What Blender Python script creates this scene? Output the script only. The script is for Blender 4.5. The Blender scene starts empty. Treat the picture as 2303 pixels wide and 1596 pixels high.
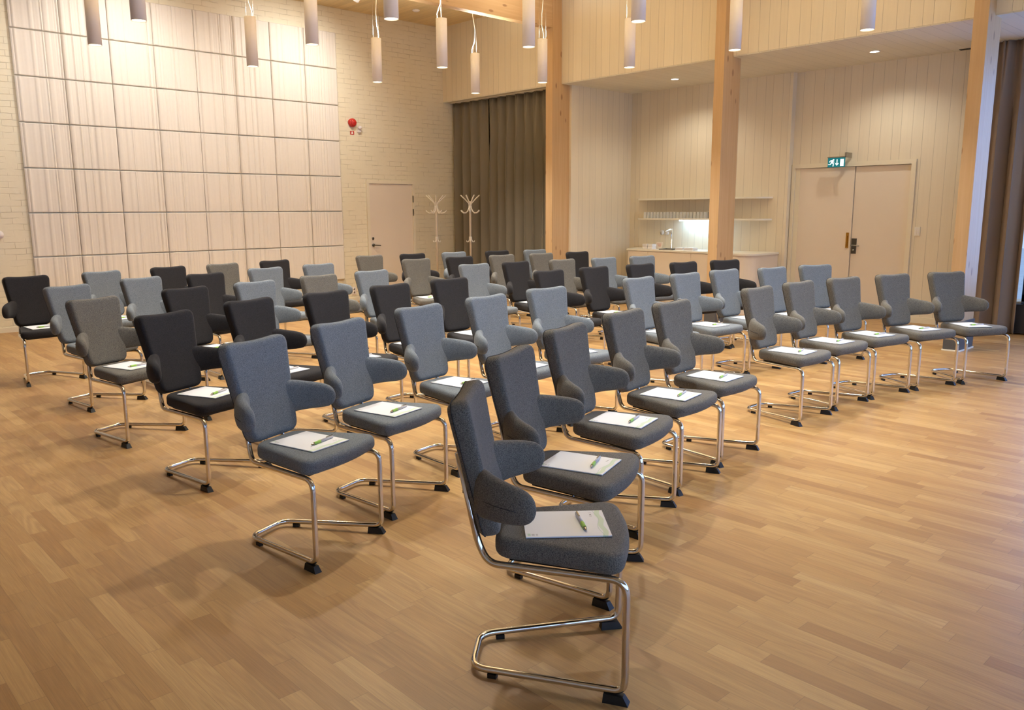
import bpy, bmesh, math, random
from mathutils import Vector, Matrix
C = bpy.context.scene
COL = C.collection
S = 1.11                     # room units -> metres
PI = math.pi
random.seed(7)

# ------------------------------------------------------------------ camera, world, exposure
th = math.radians(46.849)
d1 = (math.sin(th), math.cos(th)); d2 = (-math.cos(th), math.sin(th))
def cam2room(v):
    return Vector((v[0]*d1[0]+v[1]*d1[1], v[0]*d2[0]+v[1]*d2[1], v[2]))
pitch, roll = 0.175617, -0.005127
cp, sp, cr, sr = math.cos(pitch), math.sin(pitch), math.cos(roll), math.sin(roll)
r_ = Vector((1, 0, 0)); u_ = Vector((0, sp, cp)); f_ = Vector((0, cp, -sp))
X_ = cam2room(cr*r_+sr*u_); Y_ = cam2room(-sr*r_+cr*u_); Z_ = -cam2room(f_)
cam = bpy.data.objects.new('camera', bpy.data.cameras.new('camera')); COL.objects.link(cam)
m = Matrix((X_, Y_, Z_)).transposed().to_4x4(); m.translation = (0, 0, 1.4057*S)
cam.matrix_world = m
cam.data.sensor_width = 36; cam.data.lens = 36*1829.65/2303
cam.data.clip_end = 300
C.camera = cam
C.view_settings.view_transform = 'Standard'; C.view_settings.look = 'None'
C.view_settings.gamma = 1; C.view_settings.use_curve_mapping = False
C.view_settings.exposure = 0.2

w = bpy.data.worlds.new('world'); C.world = w; w.use_nodes = True
bg = w.node_tree.nodes['Background']; bg.inputs[0].default_value = (.50, .68, 1, 1); bg.inputs[1].default_value = 1.0

WARM = (1.0, .98, .93); COOL = (.45, .62, 1.0); SKYBLUE = (.24, .42, 1.0)
def area(name, loc, rot, sx, sy, power, col, spread=PI):
    l = bpy.data.lights.new(name, 'AREA'); l.shape = 'RECTANGLE'; l.size = sx*S; l.size_y = sy*S
    l.energy = power; l.color = col; l.spread = spread
    o = bpy.data.objects.new(name, l); COL.objects.link(o); o.location = Vector(loc)*S; o.rotation_euler = rot
    return o
# daylight through the glazed wall on the right and the glazed wall behind the camera
area('daylight_side', (10.75, -.6, 1.8), (0, PI/2, 0), 2.6, 6.0, 225, SKYBLUE)
area('daylight_rear', (3.2, -4.0, 1.8), (-PI/2, 0, PI), 12, 2.8, 205, COOL)

# ------------------------------------------------------------------ materials
def nt(name):
    m = bpy.data.materials.new(name); m.use_nodes = True
    t = m.node_tree; b = t.nodes['Principled BSDF']
    return m, t, b
def N(t, typ, **kw):
    n = t.nodes.new(typ)
    for k, v in kw.items(): setattr(n, k, v)
    return n
def math_(t, op, a, b=None, c=None):
    n = t.nodes.new('ShaderNodeMath'); n.operation = op
    for i, v in enumerate((a, b, c)):
        if v is None: continue
        if isinstance(v, (int, float)): n.inputs[i].default_value = v
        else: t.links.new(v, n.inputs[i])
    return n.outputs[0]
def rgb(h):
    f = lambda c: c/12.92 if c <= .04045 else ((c+.055)/1.055)**2.4
    return tuple(f(c/255) for c in h)+(1,)
def mix(t, fac, a, b, mode='MIX'):
    n = t.nodes.new('ShaderNodeMix'); n.data_type = 'RGBA'; n.blend_type = mode
    for i, v in ((0, fac), (6, a), (7, b)):
        if isinstance(v, (int, float, tuple)): n.inputs[i].default_value = v
        else: t.links.new(v, n.inputs[i])
    return n.outputs[2]
def plain(name, col, rough=.5, metal=0, bump=0, bscale=60, var=.06):
    m, t, b = nt(name)
    tc = N(t, 'ShaderNodeTexCoord')
    no = N(t, 'ShaderNodeTexNoise'); no.inputs['Scale'].default_value = bscale; no.inputs['Detail'].default_value = 3
    t.links.new(tc.outputs['Object'], no.inputs['Vector'])
    c = rgb(col); lo = tuple(x*(1-var) for x in c[:3])+(1,); hi = tuple(min(1, x*(1+var)) for x in c[:3])+(1,)
    t.links.new(mix(t, no.outputs[0], lo, hi), b.inputs['Base Color'])
    b.inputs['Roughness'].default_value = rough; b.inputs['Metallic'].default_value = metal
    if bump:
        bu = N(t, 'ShaderNodeBump'); bu.inputs['Strength'].default_value = bump; bu.inputs['Distance'].default_value = .002
        t.links.new(no.outputs[0], bu.inputs['Height']); t.links.new(bu.outputs[0], b.inputs['Normal'])
    return m
def emis(name, col, s, base=(1, 1, 1, 1)):
    m, t, b = nt(name); b.inputs['Base Color'].default_value = base
    b.inputs['Emission Color'].default_value = col+(1,) if len(col) == 3 else col
    b.inputs['Emission Strength'].default_value = s
    return m

def oak_floor():
    m, t, b = nt('oak_parquet')
    tc = N(t, 'ShaderNodeTexCoord'); s = N(t, 'ShaderNodeSeparateXYZ'); t.links.new(tc.outputs['Object'], s.inputs[0])
    x, y = s.outputs[0], s.outputs[1]
    W = .078
    xr = math_(t, 'DIVIDE', x, W); row = math_(t, 'FLOOR', xr)
    wn = N(t, 'ShaderNodeTexWhiteNoise', noise_dimensions='1D'); t.links.new(row, wn.inputs['W'])
    off = math_(t, 'MULTIPLY', wn.outputs[0], 7.3)
    ln = math_(t, 'MULTIPLY_ADD', wn.outputs[0], .22, .46)
    yy = math_(t, 'DIVIDE', math_(t, 'ADD', y, off), ln)
    c1 = math_(t, 'FLOOR', yy)
    # jitter the butt joint inside each cell
    cb = N(t, 'ShaderNodeCombineXYZ'); t.links.new(row, cb.inputs[0]); t.links.new(c1, cb.inputs[1])
    j = N(t, 'ShaderNodeTexWhiteNoise', noise_dimensions='2D'); t.links.new(cb.outputs[0], j.inputs['Vector'])
    jo = math_(t, 'MULTIPLY', j.outputs[0], .5)
    fy = math_(t, 'FRACT', yy)
    past = math_(t, 'GREATER_THAN', fy, jo)
    cell = math_(t, 'ADD', c1, past)
    cb2 = N(t, 'ShaderNodeCombineXYZ'); t.links.new(row, cb2.inputs[0]); t.links.new(cell, cb2.inputs[1]); cb2.inputs[2].default_value = 3.1
    r = N(t, 'ShaderNodeTexWhiteNoise', noise_dimensions='3D'); t.links.new(cb2.outputs[0], r.inputs['Vector'])
    rs = N(t, 'ShaderNodeSeparateColor'); t.links.new(r.outputs['Color'], rs.inputs[0])
    # grain coordinates: shift per stave, long along y
    sh = math_(t, 'MULTIPLY', r.outputs[0], 40.0)
    gx = math_(t, 'ADD', x, sh)
    def grain(sx, sy, det, dist, rough=.6):
        cc = N(t, 'ShaderNodeCombineXYZ')
        t.links.new(math_(t, 'MULTIPLY', gx, sx), cc.inputs[0]); t.links.new(math_(t, 'MULTIPLY', y, sy), cc.inputs[1]); t.links.new(sh, cc.inputs[2])
        n = N(t, 'ShaderNodeTexNoise'); n.inputs['Scale'].default_value = 1; n.inputs['Detail'].default_value = det
        n.inputs['Distortion'].default_value = dist; n.inputs['Roughness'].default_value = rough
        t.links.new(cc.outputs[0], n.inputs['Vector']); return n.outputs[0]
    g1 = grain(34, 2.2, 3, .8); g2 = grain(230, 6, 2, 0); g3 = grain(7, 2.5, 2, .3)
    # cathedral rings from a bent noise
    ring = math_(t, 'SINE', math_(t, 'MULTIPLY', grain(9, .9, 1, .5), 60.0))
    ring = math_(t, 'MULTIPLY_ADD', ring, .5, .5)
    ramp = N(t, 'ShaderNodeValToRGB'); t.links.new(rs.outputs[0], ramp.inputs[0])
    e = ramp.color_ramp; e.elements[0].position = 0; e.elements[0].color = rgb((158, 117, 67))
    e.elements[1].position = 1; e.elements[1].color = rgb((200, 165, 109))
    for p, c in ((.15, (173, 133, 80)), (.5, (181, 143, 88)), (.85, (190, 153, 97))):
        q = e.elements.new(p); q.color = rgb(c)
    col = mix(t, math_(t, 'MULTIPLY', g1, .55), ramp.outputs[0], rgb((146, 106, 58)), 'MIX')
    col = mix(t, math_(t, 'MULTIPLY', ring, math_(t, 'MULTIPLY', rs.outputs[1], .36)), col, rgb((138, 96, 58)))
    fine = math_(t, 'MULTIPLY_ADD', g2, .5, .76)
    fc = N(t, 'ShaderNodeCombineColor')
    for i in range(3): t.links.new(fine, fc.inputs[i])
    col = mix(t, 1.0, col, fc.outputs[0], 'MULTIPLY')
    big = math_(t, 'MULTIPLY_ADD', g3, .24, .9)
    fc = N(t, 'ShaderNodeCombineColor')
    for i in range(3): t.links.new(big, fc.inputs[i])
    col = mix(t, 1.0, col, fc.outputs[0], 'MULTIPLY')
    # joints
    fx = math_(t, 'FRACT', xr)
    ex = math_(t, 'MINIMUM', fx, math_(t, 'SUBTRACT', 1.0, fx))
    jx = math_(t, 'LESS_THAN', ex, .008)
    ey = math_(t, 'ABSOLUTE', math_(t, 'SUBTRACT', fy, jo))
    jy = math_(t, 'LESS_THAN', ey, .0018)
    jn = math_(t, 'MAXIMUM', jx, jy)
    col = mix(t, math_(t, 'MULTIPLY', jn, .45), col, rgb((92, 60, 34)))
    t.links.new(col, b.inputs['Base Color'])
    b.inputs['Roughness'].default_value = .36
    t.links.new(math_(t, 'MULTIPLY_ADD', g1, .12, .36), b.inputs['Roughness'])
    b.inputs['Specular IOR Level'].default_value = .75
    bu = N(t, 'ShaderNodeBump'); bu.inputs['Strength'].default_value = .25; bu.inputs['Distance'].default_value = .001
    t.links.new(math_(t, 'SUBTRACT', g2, math_(t, 'MULTIPLY', jn, 1.5)), bu.inputs['Height']); t.links.new(bu.outputs[0], b.inputs['Normal'])
    return m

def brick():
    m, t, b = nt('painted_brick')
    tc = N(t, 'ShaderNodeTexCoord'); s = N(t, 'ShaderNodeSeparateXYZ'); t.links.new(tc.outputs['Object'], s.inputs[0])
    wob = N(t, 'ShaderNodeTexNoise'); wob.inputs['Scale'].default_value = 3.5; wob.inputs['Detail'].default_value = 4
    t.links.new(tc.outputs['Object'], wob.inputs['Vector'])
    wz = math_(t, 'MULTIPLY_ADD', wob.outputs[0], .022, math_(t, 'SUBTRACT', s.outputs[2], .011))
    c = N(t, 'ShaderNodeCombineXYZ'); t.links.new(s.outputs[0], c.inputs[0]); t.links.new(wz, c.inputs[1])
    br = N(t, 'ShaderNodeTexBrick'); br.inputs['Scale'].default_value = 1
    br.inputs['Brick Width'].default_value = .25; br.inputs['Row Height'].default_value = .0785
    br.inputs['Mortar Size'].default_value = .005; br.inputs['Mortar Smooth'].default_value = .6
    t.links.new(c.outputs[0], br.inputs['Vector'])
    n = N(t, 'ShaderNodeTexNoise'); n.inputs['Scale'].default_value = 2.2; n.inputs['Detail'].default_value = 5
    t.links.new(tc.outputs['Object'], n.inputs['Vector'])
    # joints are filled unevenly by the paint
    keep = N(t, 'ShaderNodeMapRange'); keep.inputs[1].default_value = .40; keep.inputs[2].default_value = .62
    n2 = N(t, 'ShaderNodeTexNoise'); n2.inputs['Scale'].default_value = 5; n2.inputs['Detail'].default_value = 3
    t.links.new(tc.outputs['Object'], n2.inputs['Vector']); t.links.new(n2.outputs[0], keep.inputs[0])
    jn = math_(t, 'MULTIPLY', br.outputs['Fac'], keep.outputs[0])
    col = mix(t, n.outputs[0], rgb((228, 219, 192)), rgb((238, 230, 206)))
    col = mix(t, math_(t, 'MULTIPLY', jn, .30), col, rgb((150, 130, 100)))
    t.links.new(col, b.inputs['Base Color']); b.inputs['Roughness'].default_value = .55
    nf = N(t, 'ShaderNodeTexNoise'); nf.inputs['Scale'].default_value = 14; nf.inputs['Detail'].default_value = 6
    t.links.new(tc.outputs['Object'], nf.inputs['Vector'])
    h = math_(t, 'SUBTRACT', math_(t, 'MULTIPLY', nf.outputs[0], .35), jn)
    bu = N(t, 'ShaderNodeBump'); bu.inputs['Strength'].default_value = .7; bu.inputs['Distance'].default_value = .006
    t.links.new(h, bu.inputs['Height']); t.links.new(bu.outputs[0], b.inputs['Normal'])
    return m

def boards(name, axis, colr, pitchw=.145, dark=.45, jit=.42, rough=.5, grain=.05):
    """painted boards: grooves across 'axis' (object space), spacing irregular"""
    m, t, b = nt(name)
    tc = N(t, 'ShaderNodeTexCoord'); s = N(t, 'ShaderNodeSeparateXYZ'); t.links.new(tc.outputs['Object'], s.inputs[0])
    a = math_(t, 'DIVIDE', s.outputs[axis], pitchw); i = math_(t, 'FLOOR', a); f = math_(t, 'FRACT', a)
    wn = N(t, 'ShaderNodeTexWhiteNoise', noise_dimensions='1D'); t.links.new(i, wn.inputs['W'])
    p = math_(t, 'MULTIPLY_ADD', wn.outputs[0], jit, .5-jit/2)
    g = math_(t, 'LESS_THAN', math_(t, 'ABSOLUTE', math_(t, 'SUBTRACT', f, p)), .0022/pitchw)
    gs = N(t, 'ShaderNodeMapRange'); gs.inputs[1].default_value = 0; gs.inputs[2].default_value = .005/pitchw
    gs.inputs[3].default_value = 1; gs.inputs[4].default_value = 0
    t.links.new(math_(t, 'ABSOLUTE', math_(t, 'SUBTRACT', f, p)), gs.inputs[0])
    bid = math_(t, 'ADD', i, math_(t, 'GREATER_THAN', f, p))
    w2 = N(t, 'ShaderNodeTexWhiteNoise', noise_dimensions='1D'); t.links.new(bid, w2.inputs['W'])
    mp = N(t, 'ShaderNodeMapping'); sc = [40, 40, 40]; long = {0: 2, 1: 2, 2: 0}[axis] if not name.startswith('ceil') else (1 if axis == 0 else 0)
    sc[long] = 2.0; mp.inputs['Scale'].default_value = sc
    t.links.new(tc.outputs['Object'], mp.inputs[0])
    no = N(t, 'ShaderNodeTexNoise'); no.inputs['Scale'].default_value = 1; no.inputs['Detail'].default_value = 4
    t.links.new(mp.outputs[0], no.inputs['Vector'])
    c = rgb(colr); lo = tuple(x*(1-grain*2) for x in c[:3])+(1,); hi = tuple(min(1, x*(1+grain)) for x in c[:3])+(1,)
    base = mix(t, math_(t, 'MULTIPLY_ADD', w2.outputs[0], .4, math_(t, 'MULTIPLY', no.outputs[0], .6)), lo, hi)
    base = mix(t, math_(t, 'MULTIPLY', g, dark), base, tuple(x*.35 for x in c[:3])+(1,))
    t.links.new(base, b.inputs['Base Color']); b.inputs['Roughness'].default_value = rough
    bu = N(t, 'ShaderNodeBump'); bu.inputs['Strength'].default_value = .6; bu.inputs['Distance'].default_value = .003
    t.links.new(math_(t, 'MULTIPLY', gs.outputs[0], -1.0), bu.inputs['Height']); t.links.new(bu.outputs[0], b.inputs['Normal'])
    return m

def spruce(name, axis, c1=(222, 184, 136), c2=(196, 150, 100)):
    """glulam: long grain along axis, knots"""
    m, t, b = nt(name)
    tc = N(t, 'ShaderNodeTexCoord')
    mp = N(t, 'ShaderNodeMapping'); sc = [26, 26, 26]; sc[axis] = 1.1; mp.inputs['Scale'].default_value = sc
    t.links.new(tc.outputs['Object'], mp.inputs[0])
    no = N(t, 'ShaderNodeTexNoise'); no.inputs['Scale'].default_value = 1; no.inputs['Detail'].default_value = 5; no.inputs['Distortion'].default_value = .6
    t.links.new(mp.outputs[0], no.inputs['Vector'])
    mp2 = N(t, 'ShaderNodeMapping'); sc = [9, 9, 9]; sc[axis] = 3.4; mp2.inputs['Scale'].default_value = sc
    t.links.new(tc.outputs['Object'], mp2.inputs[0])
    vo = N(t, 'ShaderNodeTexVoronoi'); vo.inputs['Scale'].default_value = 1; vo.inputs['Randomness'].default_value = 1
    t.links.new(mp2.outputs[0], vo.inputs['Vector'])
    kn = N(t, 'ShaderNodeMapRange'); kn.inputs[1].default_value = .12; kn.inputs[2].default_value = .19; kn.inputs[3].default_value = 1; kn.inputs[4].default_value = 0
    t.links.new(vo.outputs['Distance'], kn.inputs[0])
    vs = N(t, 'ShaderNodeSeparateColor'); t.links.new(vo.outputs['Color'], vs.inputs[0])
    k = math_(t, 'MULTIPLY', kn.outputs[0], math_(t, 'GREATER_THAN', vs.outputs[0], .45))
    col = mix(t, no.outputs[0], rgb(c1), rgb(c2))
    col = mix(t, math_(t, 'MULTIPLY', k, .6), col, rgb((118, 72, 40)))
    t.links.new(col, b.inputs['Base Color']); b.inputs['Roughness'].default_value = .5
    return m

def fabric(name, ca, cb_, sheen=.25):
    m, t, b = nt(name)
    tc = N(t, 'ShaderNodeTexCoord')
    n1 = N(t, 'ShaderNodeTexNoise'); n1.inputs['Scale'].default_value = 340; n1.inputs['Detail'].default_value = 2
    t.links.new(tc.outputs['Object'], n1.inputs['Vector'])
    n2 = N(t, 'ShaderNodeTexNoise'); n2.inputs['Scale'].default_value = 9; n2.inputs['Detail'].default_value = 3
    t.links.new(tc.outputs['Object'], n2.inputs['Vector'])
    mr = N(t, 'ShaderNodeMapRange'); mr.inputs[1].default_value = .34; mr.inputs[2].default_value = .66
    t.links.new(n1.outputs[0], mr.inputs[0])
    col = mix(t, mr.outputs[0], rgb(ca), rgb(cb_))
    lo = tuple(x*.86 for x in rgb(ca)[:3])+(1,)
    col = mix(t, math_(t, 'MULTIPLY', n2.outputs[0], .35), col, lo)
    t.links.new(col, b.inputs['Base Color']); b.inputs['Roughness'].default_value = .92
    b.inputs['Sheen Weight'].default_value = sheen; b.inputs['Sheen Roughness'].default_value = .5
    b.inputs['Specular IOR Level'].default_value = .15
    bu = N(t, 'ShaderNodeBump'); bu.inputs['Strength'].default_value = .35; bu.inputs['Distance'].default_value = .0015
    t.links.new(n1.outputs[0], bu.inputs['Height']); t.links.new(bu.outputs[0], b.inputs['Normal'])
    return m

def pad_paper():
    """notepad sheet: pale green wave along the head edge, grey print marks"""
    m, t, b = nt('notepad_paper')
    tc = N(t, 'ShaderNodeTexCoord'); s = N(t, 'ShaderNodeSeparateXYZ'); t.links.new(tc.outputs['Object'], s.inputs[0])
    x, y = s.outputs[0], s.outputs[1]
    wave = math_(t, 'MULTIPLY', math_(t, 'SINE', math_(t, 'MULTIPLY', x, 60.0)), .004)
    d = math_(t, 'ABSOLUTE', math_(t, 'SUBTRACT', math_(t, 'ADD', y, wave), .122))
    g = math_(t, 'LESS_THAN', d, .009)
    wave2 = math_(t, 'MULTIPLY', math_(t, 'SINE', math_(t, 'MULTIPLY', x, 38.0)), .006)
    g2 = math_(t, 'LESS_THAN', math_(t, 'ABSOLUTE', math_(t, 'SUBTRACT', math_(t, 'ADD', y, wave2), .112)), .0012)
    def rect(x0, x1, y0, y1):
        a = math_(t, 'MULTIPLY', math_(t, 'GREATER_THAN', x, x0), math_(t, 'LESS_THAN', x, x1))
        c = math_(t, 'MULTIPLY', math_(t, 'GREATER_THAN', y, y0), math_(t, 'LESS_THAN', y, y1))
        return math_(t, 'MULTIPLY', a, c)
    col = mix(t, math_(t, 'MULTIPLY', g, .8), rgb((236, 238, 244)), rgb((205, 226, 200)))
    col = mix(t, math_(t, 'MULTIPLY', g2, .6), col, rgb((175, 205, 190)))
    col = mix(t, rect(.085, .103, -.135, -.125), col, rgb((185, 210, 190)))
    col = mix(t, rect(.088, .103, -.122, -.112), col, rgb((195, 195, 198)))
    col = mix(t, rect(.088, .103, -.108, -.101), col, rgb((205, 205, 208)))
    col = mix(t, rect(-.078, -.072, .092, .098), col, rgb((120, 120, 125)))
    for k in range(3): col = mix(t, rect(-.094, -.091, .09+k*.004, .092+k*.004), col, rgb((170, 170, 178)))
    for k in range(3): col = mix(t, rect(-.066+k*.004, -.064+k*.004, .09, .099), col, rgb((190, 190, 195)))
    t.links.new(col, b.inputs['Base Color']); b.inputs['Roughness'].default_value = .5
    return m

M = {}
M['floor'] = oak_floor(); M['brick'] = brick()
M['wood_wall'] = boards('painted_boards_y', 1, (234, 223, 200))
M['wood_wall_x'] = boards('painted_boards_x', 0, (234, 223, 200))
M['soffit'] = boards('soffit_boards', 1, (226, 220, 204), pitchw=.16)
M['ceiling'] = boards('ceiling_boards', 0, (230, 206, 156), pitchw=.11, grain=.14)
M['plain_wall'] = plain('smooth_painted_wall', (234, 223, 200), .6, var=.02, bscale=3)
M['spruce_z'] = spruce('glulam_upright', 2, (216, 184, 140), (192, 152, 104)); M['spruce_x'] = spruce('glulam_beam', 0, (216, 184, 140), (192, 152, 104))
M['panel'] = plain('panel_white', (232, 225, 214), .75, bump=.2, bscale=30, var=.02)
M['door'] = plain('door_paint', (231, 219, 202), .45, var=.02, bscale=4)
M['doorframe'] = plain('door_frame_paint', (234, 225, 202), .45, var=.02, bscale=4)
M['white'] = plain('white_lacquer', (238, 234, 220), .35, var=.02, bscale=4)
M['lampwhite'] = plain('lamp_white', (238, 232, 230), .45, var=.01, bscale=4)
M['curtain'] = plain('curtain_cloth', (128, 121, 106), .95, bump=.3, bscale=300, var=.12)
M['curtain2'] = plain('curtain_cloth_light', (140, 124, 112), .95, bump=.3, bscale=300, var=.12)
M['chrome'] = plain('chrome_tube', (225, 222, 216), .09, 1, var=.01, bscale=4)
M['steel'] = plain('brushed_steel', (170, 168, 160), .3, 1)
M['darksteel'] = plain('dark_steel', (96, 94, 88), .35, .8)
M['brass'] = plain('brass', (206, 160, 74), .25, 1)
M['black'] = plain('black_plastic', (10, 10, 11), .55)
M['postbase'] = plain('grey_cladding', (84, 84, 86), .55)
M['taupe'] = fabric('fabric_taupe', (75, 73, 70), (132, 128, 120), .1)
M['blue'] = fabric('fabric_blue_grey', (88, 95, 103), (138, 145, 151), .1)
M['dark'] = fabric('fabric_charcoal', (36, 35, 37), (56, 54, 56), .06)
M['seam'] = plain('seam_thread', (48, 48, 52), .9)
M['paper'] = pad_paper()
M['pen_clear'] = plain('pen_silver_plastic', (205, 202, 205), .25)
M['pen_green'] = plain('pen_green_rubber', (150, 196, 84), .5)
M['pen_tip'] = plain('pen_metal', (170, 160, 140), .25, .9)
M['red'] = plain('alarm_red', (196, 44, 36), .35)
M['redsign'] = plain('sign_red', (200, 60, 52), .5)
M['signwhite'] = plain('sign_white', (240, 236, 230), .5)
M['cord'] = plain('cord_white', (245, 240, 228), .5)
M['wire'] = plain('wire_steel', (120, 115, 105), .35, .8)
M['glow'] = emis('lamp_glow', (1.0, .80, .46), 9.0)
M['upglow'] = emis('lamp_upglow', (1.0, .86, .6), 30.0)
M['spotglow'] = emis('downlight_glow', (1.0, .93, .78), 14.0)
M['led'] = emis('led_glow', (.45, .70, 1.0), 26.0)
M['exit_green'] = emis('exit_green', (0.0, .10, .12), 1.0, (.0, .12, .13, 1))
M['exit_white'] = emis('exit_white', (.85, 1, 1), .95)
M['frame_dark'] = plain('window_frame_dark', (38, 52, 66), .4)
M['box_dark'] = plain('radiator_case_dark', (44, 42, 44), .5)
M['ground'] = plain('outdoor_decking', (190, 200, 210), .8, var=.15, bscale=2)
m, t, b = nt('drinking_glass'); b.inputs['Base Color'].default_value = (.9, .92, .9, 1); b.inputs['Roughness'].default_value = .05
b.inputs['Alpha'].default_value = .38; M['glass'] = m
m, t, b = nt('window_glass'); b.inputs['Base Color'].default_value = (.9, .96, 1, 1); b.inputs['Roughness'].default_value = .0
b.inputs['Transmission Weight'].default_value = 1; b.inputs['IOR'].default_value = 1.05; M['pane'] = m

# ------------------------------------------------------------------ mesh helpers (room units in, metres out)
class MB:
    def __init__(s): s.v = []; s.f = []; s.sm = []
    def add(s, vs, fs, smooth=False):
        n = len(s.v); s.v += [tuple(c*S for c in v) for v in vs]
        s.f += [tuple(i+n for i in f) for f in fs]; s.sm += [smooth]*len(fs); return s
    def box(s, x0, x1, y0, y1, z0, z1):
        x0, x1 = sorted((x0, x1)); y0, y1 = sorted((y0, y1)); z0, z1 = sorted((z0, z1))
        return s.add([(x0, y0, z0), (x1, y0, z0), (x1, y1, z0), (x0, y1, z0), (x0, y0, z1), (x1, y0, z1), (x1, y1, z1), (x0, y1, z1)],
                     [(0, 3, 2, 1), (4, 5, 6, 7), (0, 1, 5, 4), (1, 2, 6, 5), (2, 3, 7, 6), (3, 0, 4, 7)])
    def rings(s, rings, closed=False, caps=True, smooth=True):
        n = len(rings[0]); vs = [p for r in rings for p in r]; fs = []
        R = len(rings)
        for i in range(R if closed else R-1):
            a, b_ = i*n, ((i+1) % R)*n
            for k in range(n):
                k2 = (k+1) % n; fs.append((a+k, a+k2, b_+k2, b_+k))
        if caps and not closed: fs += [tuple(range(n))[::-1], tuple((R-1)*n+k for k in range(n))]
        return s.add(vs, fs, smooth)
    def tube(s, path, r, seg=12, closed=False, caps=True):
        P = [Vector(p) for p in path]; n = len(P); rg = []
        up = None
        for i, p in enumerate(P):
            a = P[(i-1) % n] if (closed or i) else P[i]; c = P[(i+1) % n] if (closed or i < n-1) else P[i]
            t_ = (c-a).normalized()
            if up is None:
                up = Vector((0, 0, 1)) if abs(t_.z) < .9 else Vector((1, 0, 0))
            x = t_.cross(up)
            if x.length < 1e-6: x = t_.orthogonal()
            x.normalize(); y = x.cross(t_).normalized(); up = y
            rr = r[i] if isinstance(r, (list, tuple)) else r
            rg.append([tuple(p+x*math.cos(2*PI*k/seg)*rr+y*math.sin(2*PI*k/seg)*rr) for k in range(seg)])
        return s.rings(rg, closed, caps)
    def lathe(s, prof, cx=0, cy=0, cz=0, seg=24, caps=True):
        return s.rings([[(cx+r*math.cos(2*PI*k/seg), cy+r*math.sin(2*PI*k/seg), cz+z) for k in range(seg)] for r, z in prof], False, caps)
    def prism(s, pts, z0, z1, smooth=False):
        n = len(pts)
        return s.add([(x, y, z0) for x, y in pts]+[(x, y, z1) for x, y in pts],
                     [tuple(range(n))[::-1], tuple(range(n, 2*n))]+[(k, (k+1) % n, n+(k+1) % n, n+k) for k in range(n)], smooth)
    def build(s, name, mat, parent=None, loc=(0, 0, 0), rz=0, auto=None, bevel=0):
        me = bpy.data.meshes.new(name); me.from_pydata(s.v, [], s.f); me.update()
        bm = bmesh.new(); bm.from_mesh(me); bmesh.ops.recalc_face_normals(bm, faces=bm.faces); bm.to_mesh(me); bm.free()
        me.polygons.foreach_set('use_smooth', s.sm if len(s.sm) == len(me.polygons) else [False]*len(me.polygons))
        for mm in (mat if isinstance(mat, list) else [mat]): me.materials.append(M[mm])
        o = bpy.data.objects.new(name, me); COL.objects.link(o)
        o.location = Vector(loc)*S; o.rotation_euler = (0, 0, rz)
        if parent: o.parent = parent
        if bevel:
            bv = o.modifiers.new('b', 'BEVEL'); bv.width = bevel*S; bv.segments = 2; bv.limit_method = 'ANGLE'
        return o
def sharp(o, deg=35):
    me = o.data
    for p in me.polygons: p.use_smooth = True
    me.set_sharp_from_angle(angle=math.radians(deg)); return o
def box(name, mat, x0, x1, y0, y1, z0, z1, parent=None, bevel=0, **k):
    cx, cy, cz = (x0+x1)/2, (y0+y1)/2, min(z0, z1)
    if parent: cx = cy = cz = 0
    return MB().box(x0-cx, x1-cx, y0-cy, y1-cy, z0-cz, z1-cz).build(name, mat, parent, (cx, cy, cz), bevel=bevel, **k)
def tag(o, label=None, cat=None, group=None, kind=None):
    if label: o['label'] = label
    if cat: o['category'] = cat
    if group: o['group'] = group
    if kind: o['kind'] = kind
    return o
def struct(o): o['kind'] = 'structure'; return o
def empty(name, loc, rz=0):
    o = bpy.data.objects.new(name, None); COL.objects.link(o); o.location = Vector(loc)*S; o.rotation_euler = (0, 0, rz); return o
KIDS = {}
def copy_tree(o, parent=None):
    c = o.copy(); COL.objects.link(c); c.parent = parent
    for ch in list(o.children): copy_tree(ch, c)
    return c
def fillet(pts, rad, n=6):
    out = [Vector(pts[0])]
    for i in range(1, len(pts)-1):
        p, a, c = Vector(pts[i]), Vector(pts[i-1]), Vector(pts[i+1]); r = rad[i-1] if isinstance(rad, (list, tuple)) else rad
        u = (a-p).normalized(); v = (c-p).normalized(); d = min(r, (a-p).length*.49, (c-p).length*.49)
        p0, p2 = p+u*d, p+v*d
        for k in range(n+1):
            t_ = k/n; out.append(p0*(1-t_)**2+p*2*t_*(1-t_)+p2*t_*t_)
    out.append(Vector(pts[-1])); return out
def rounded(poly, rads, n=6):
    out = []; L = len(poly)
    for i in range(L):
        p, a, c = Vector(poly[i]), Vector(poly[i-1]), Vector(poly[(i+1) % L]); r = rads[i] if isinstance(rads, (list, tuple)) else rads
        u = (a-p).normalized(); v = (c-p).normalized(); d = min(r, (a-p).length*.49, (c-p).length*.49)
        for k in range(n+1):
            t_ = k/n; q = (p+u*d)*(1-t_)**2+p*2*t_*(1-t_)+(p+v*d)*t_*t_; out.append(q)
    return out

# ------------------------------------------------------------------ the room
ZC, ZS, YB, XF, XK, XD = 4.39, 3.195, 11.15, 8.89, 10.46, 10.56
XL, YN = -4.2, -3.6
struct(MB().box(XL-.2, 10.8, YN-.2, YB+.2, -.1, 0).build('floor', 'floor'))
struct(MB().box(XL-.2, 10.8, YN-.2, YB+.2, ZC, ZC+.1).build('ceiling', 'ceiling'))
struct(MB().box(XL-.2, 10.8, YB, YB+.2, 0, ZC).build('wall_back', 'brick'))
struct(MB().box(XL-.2, XL, YN, YB, 0, ZC).build('wall_left', 'plain_wall'))
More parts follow.
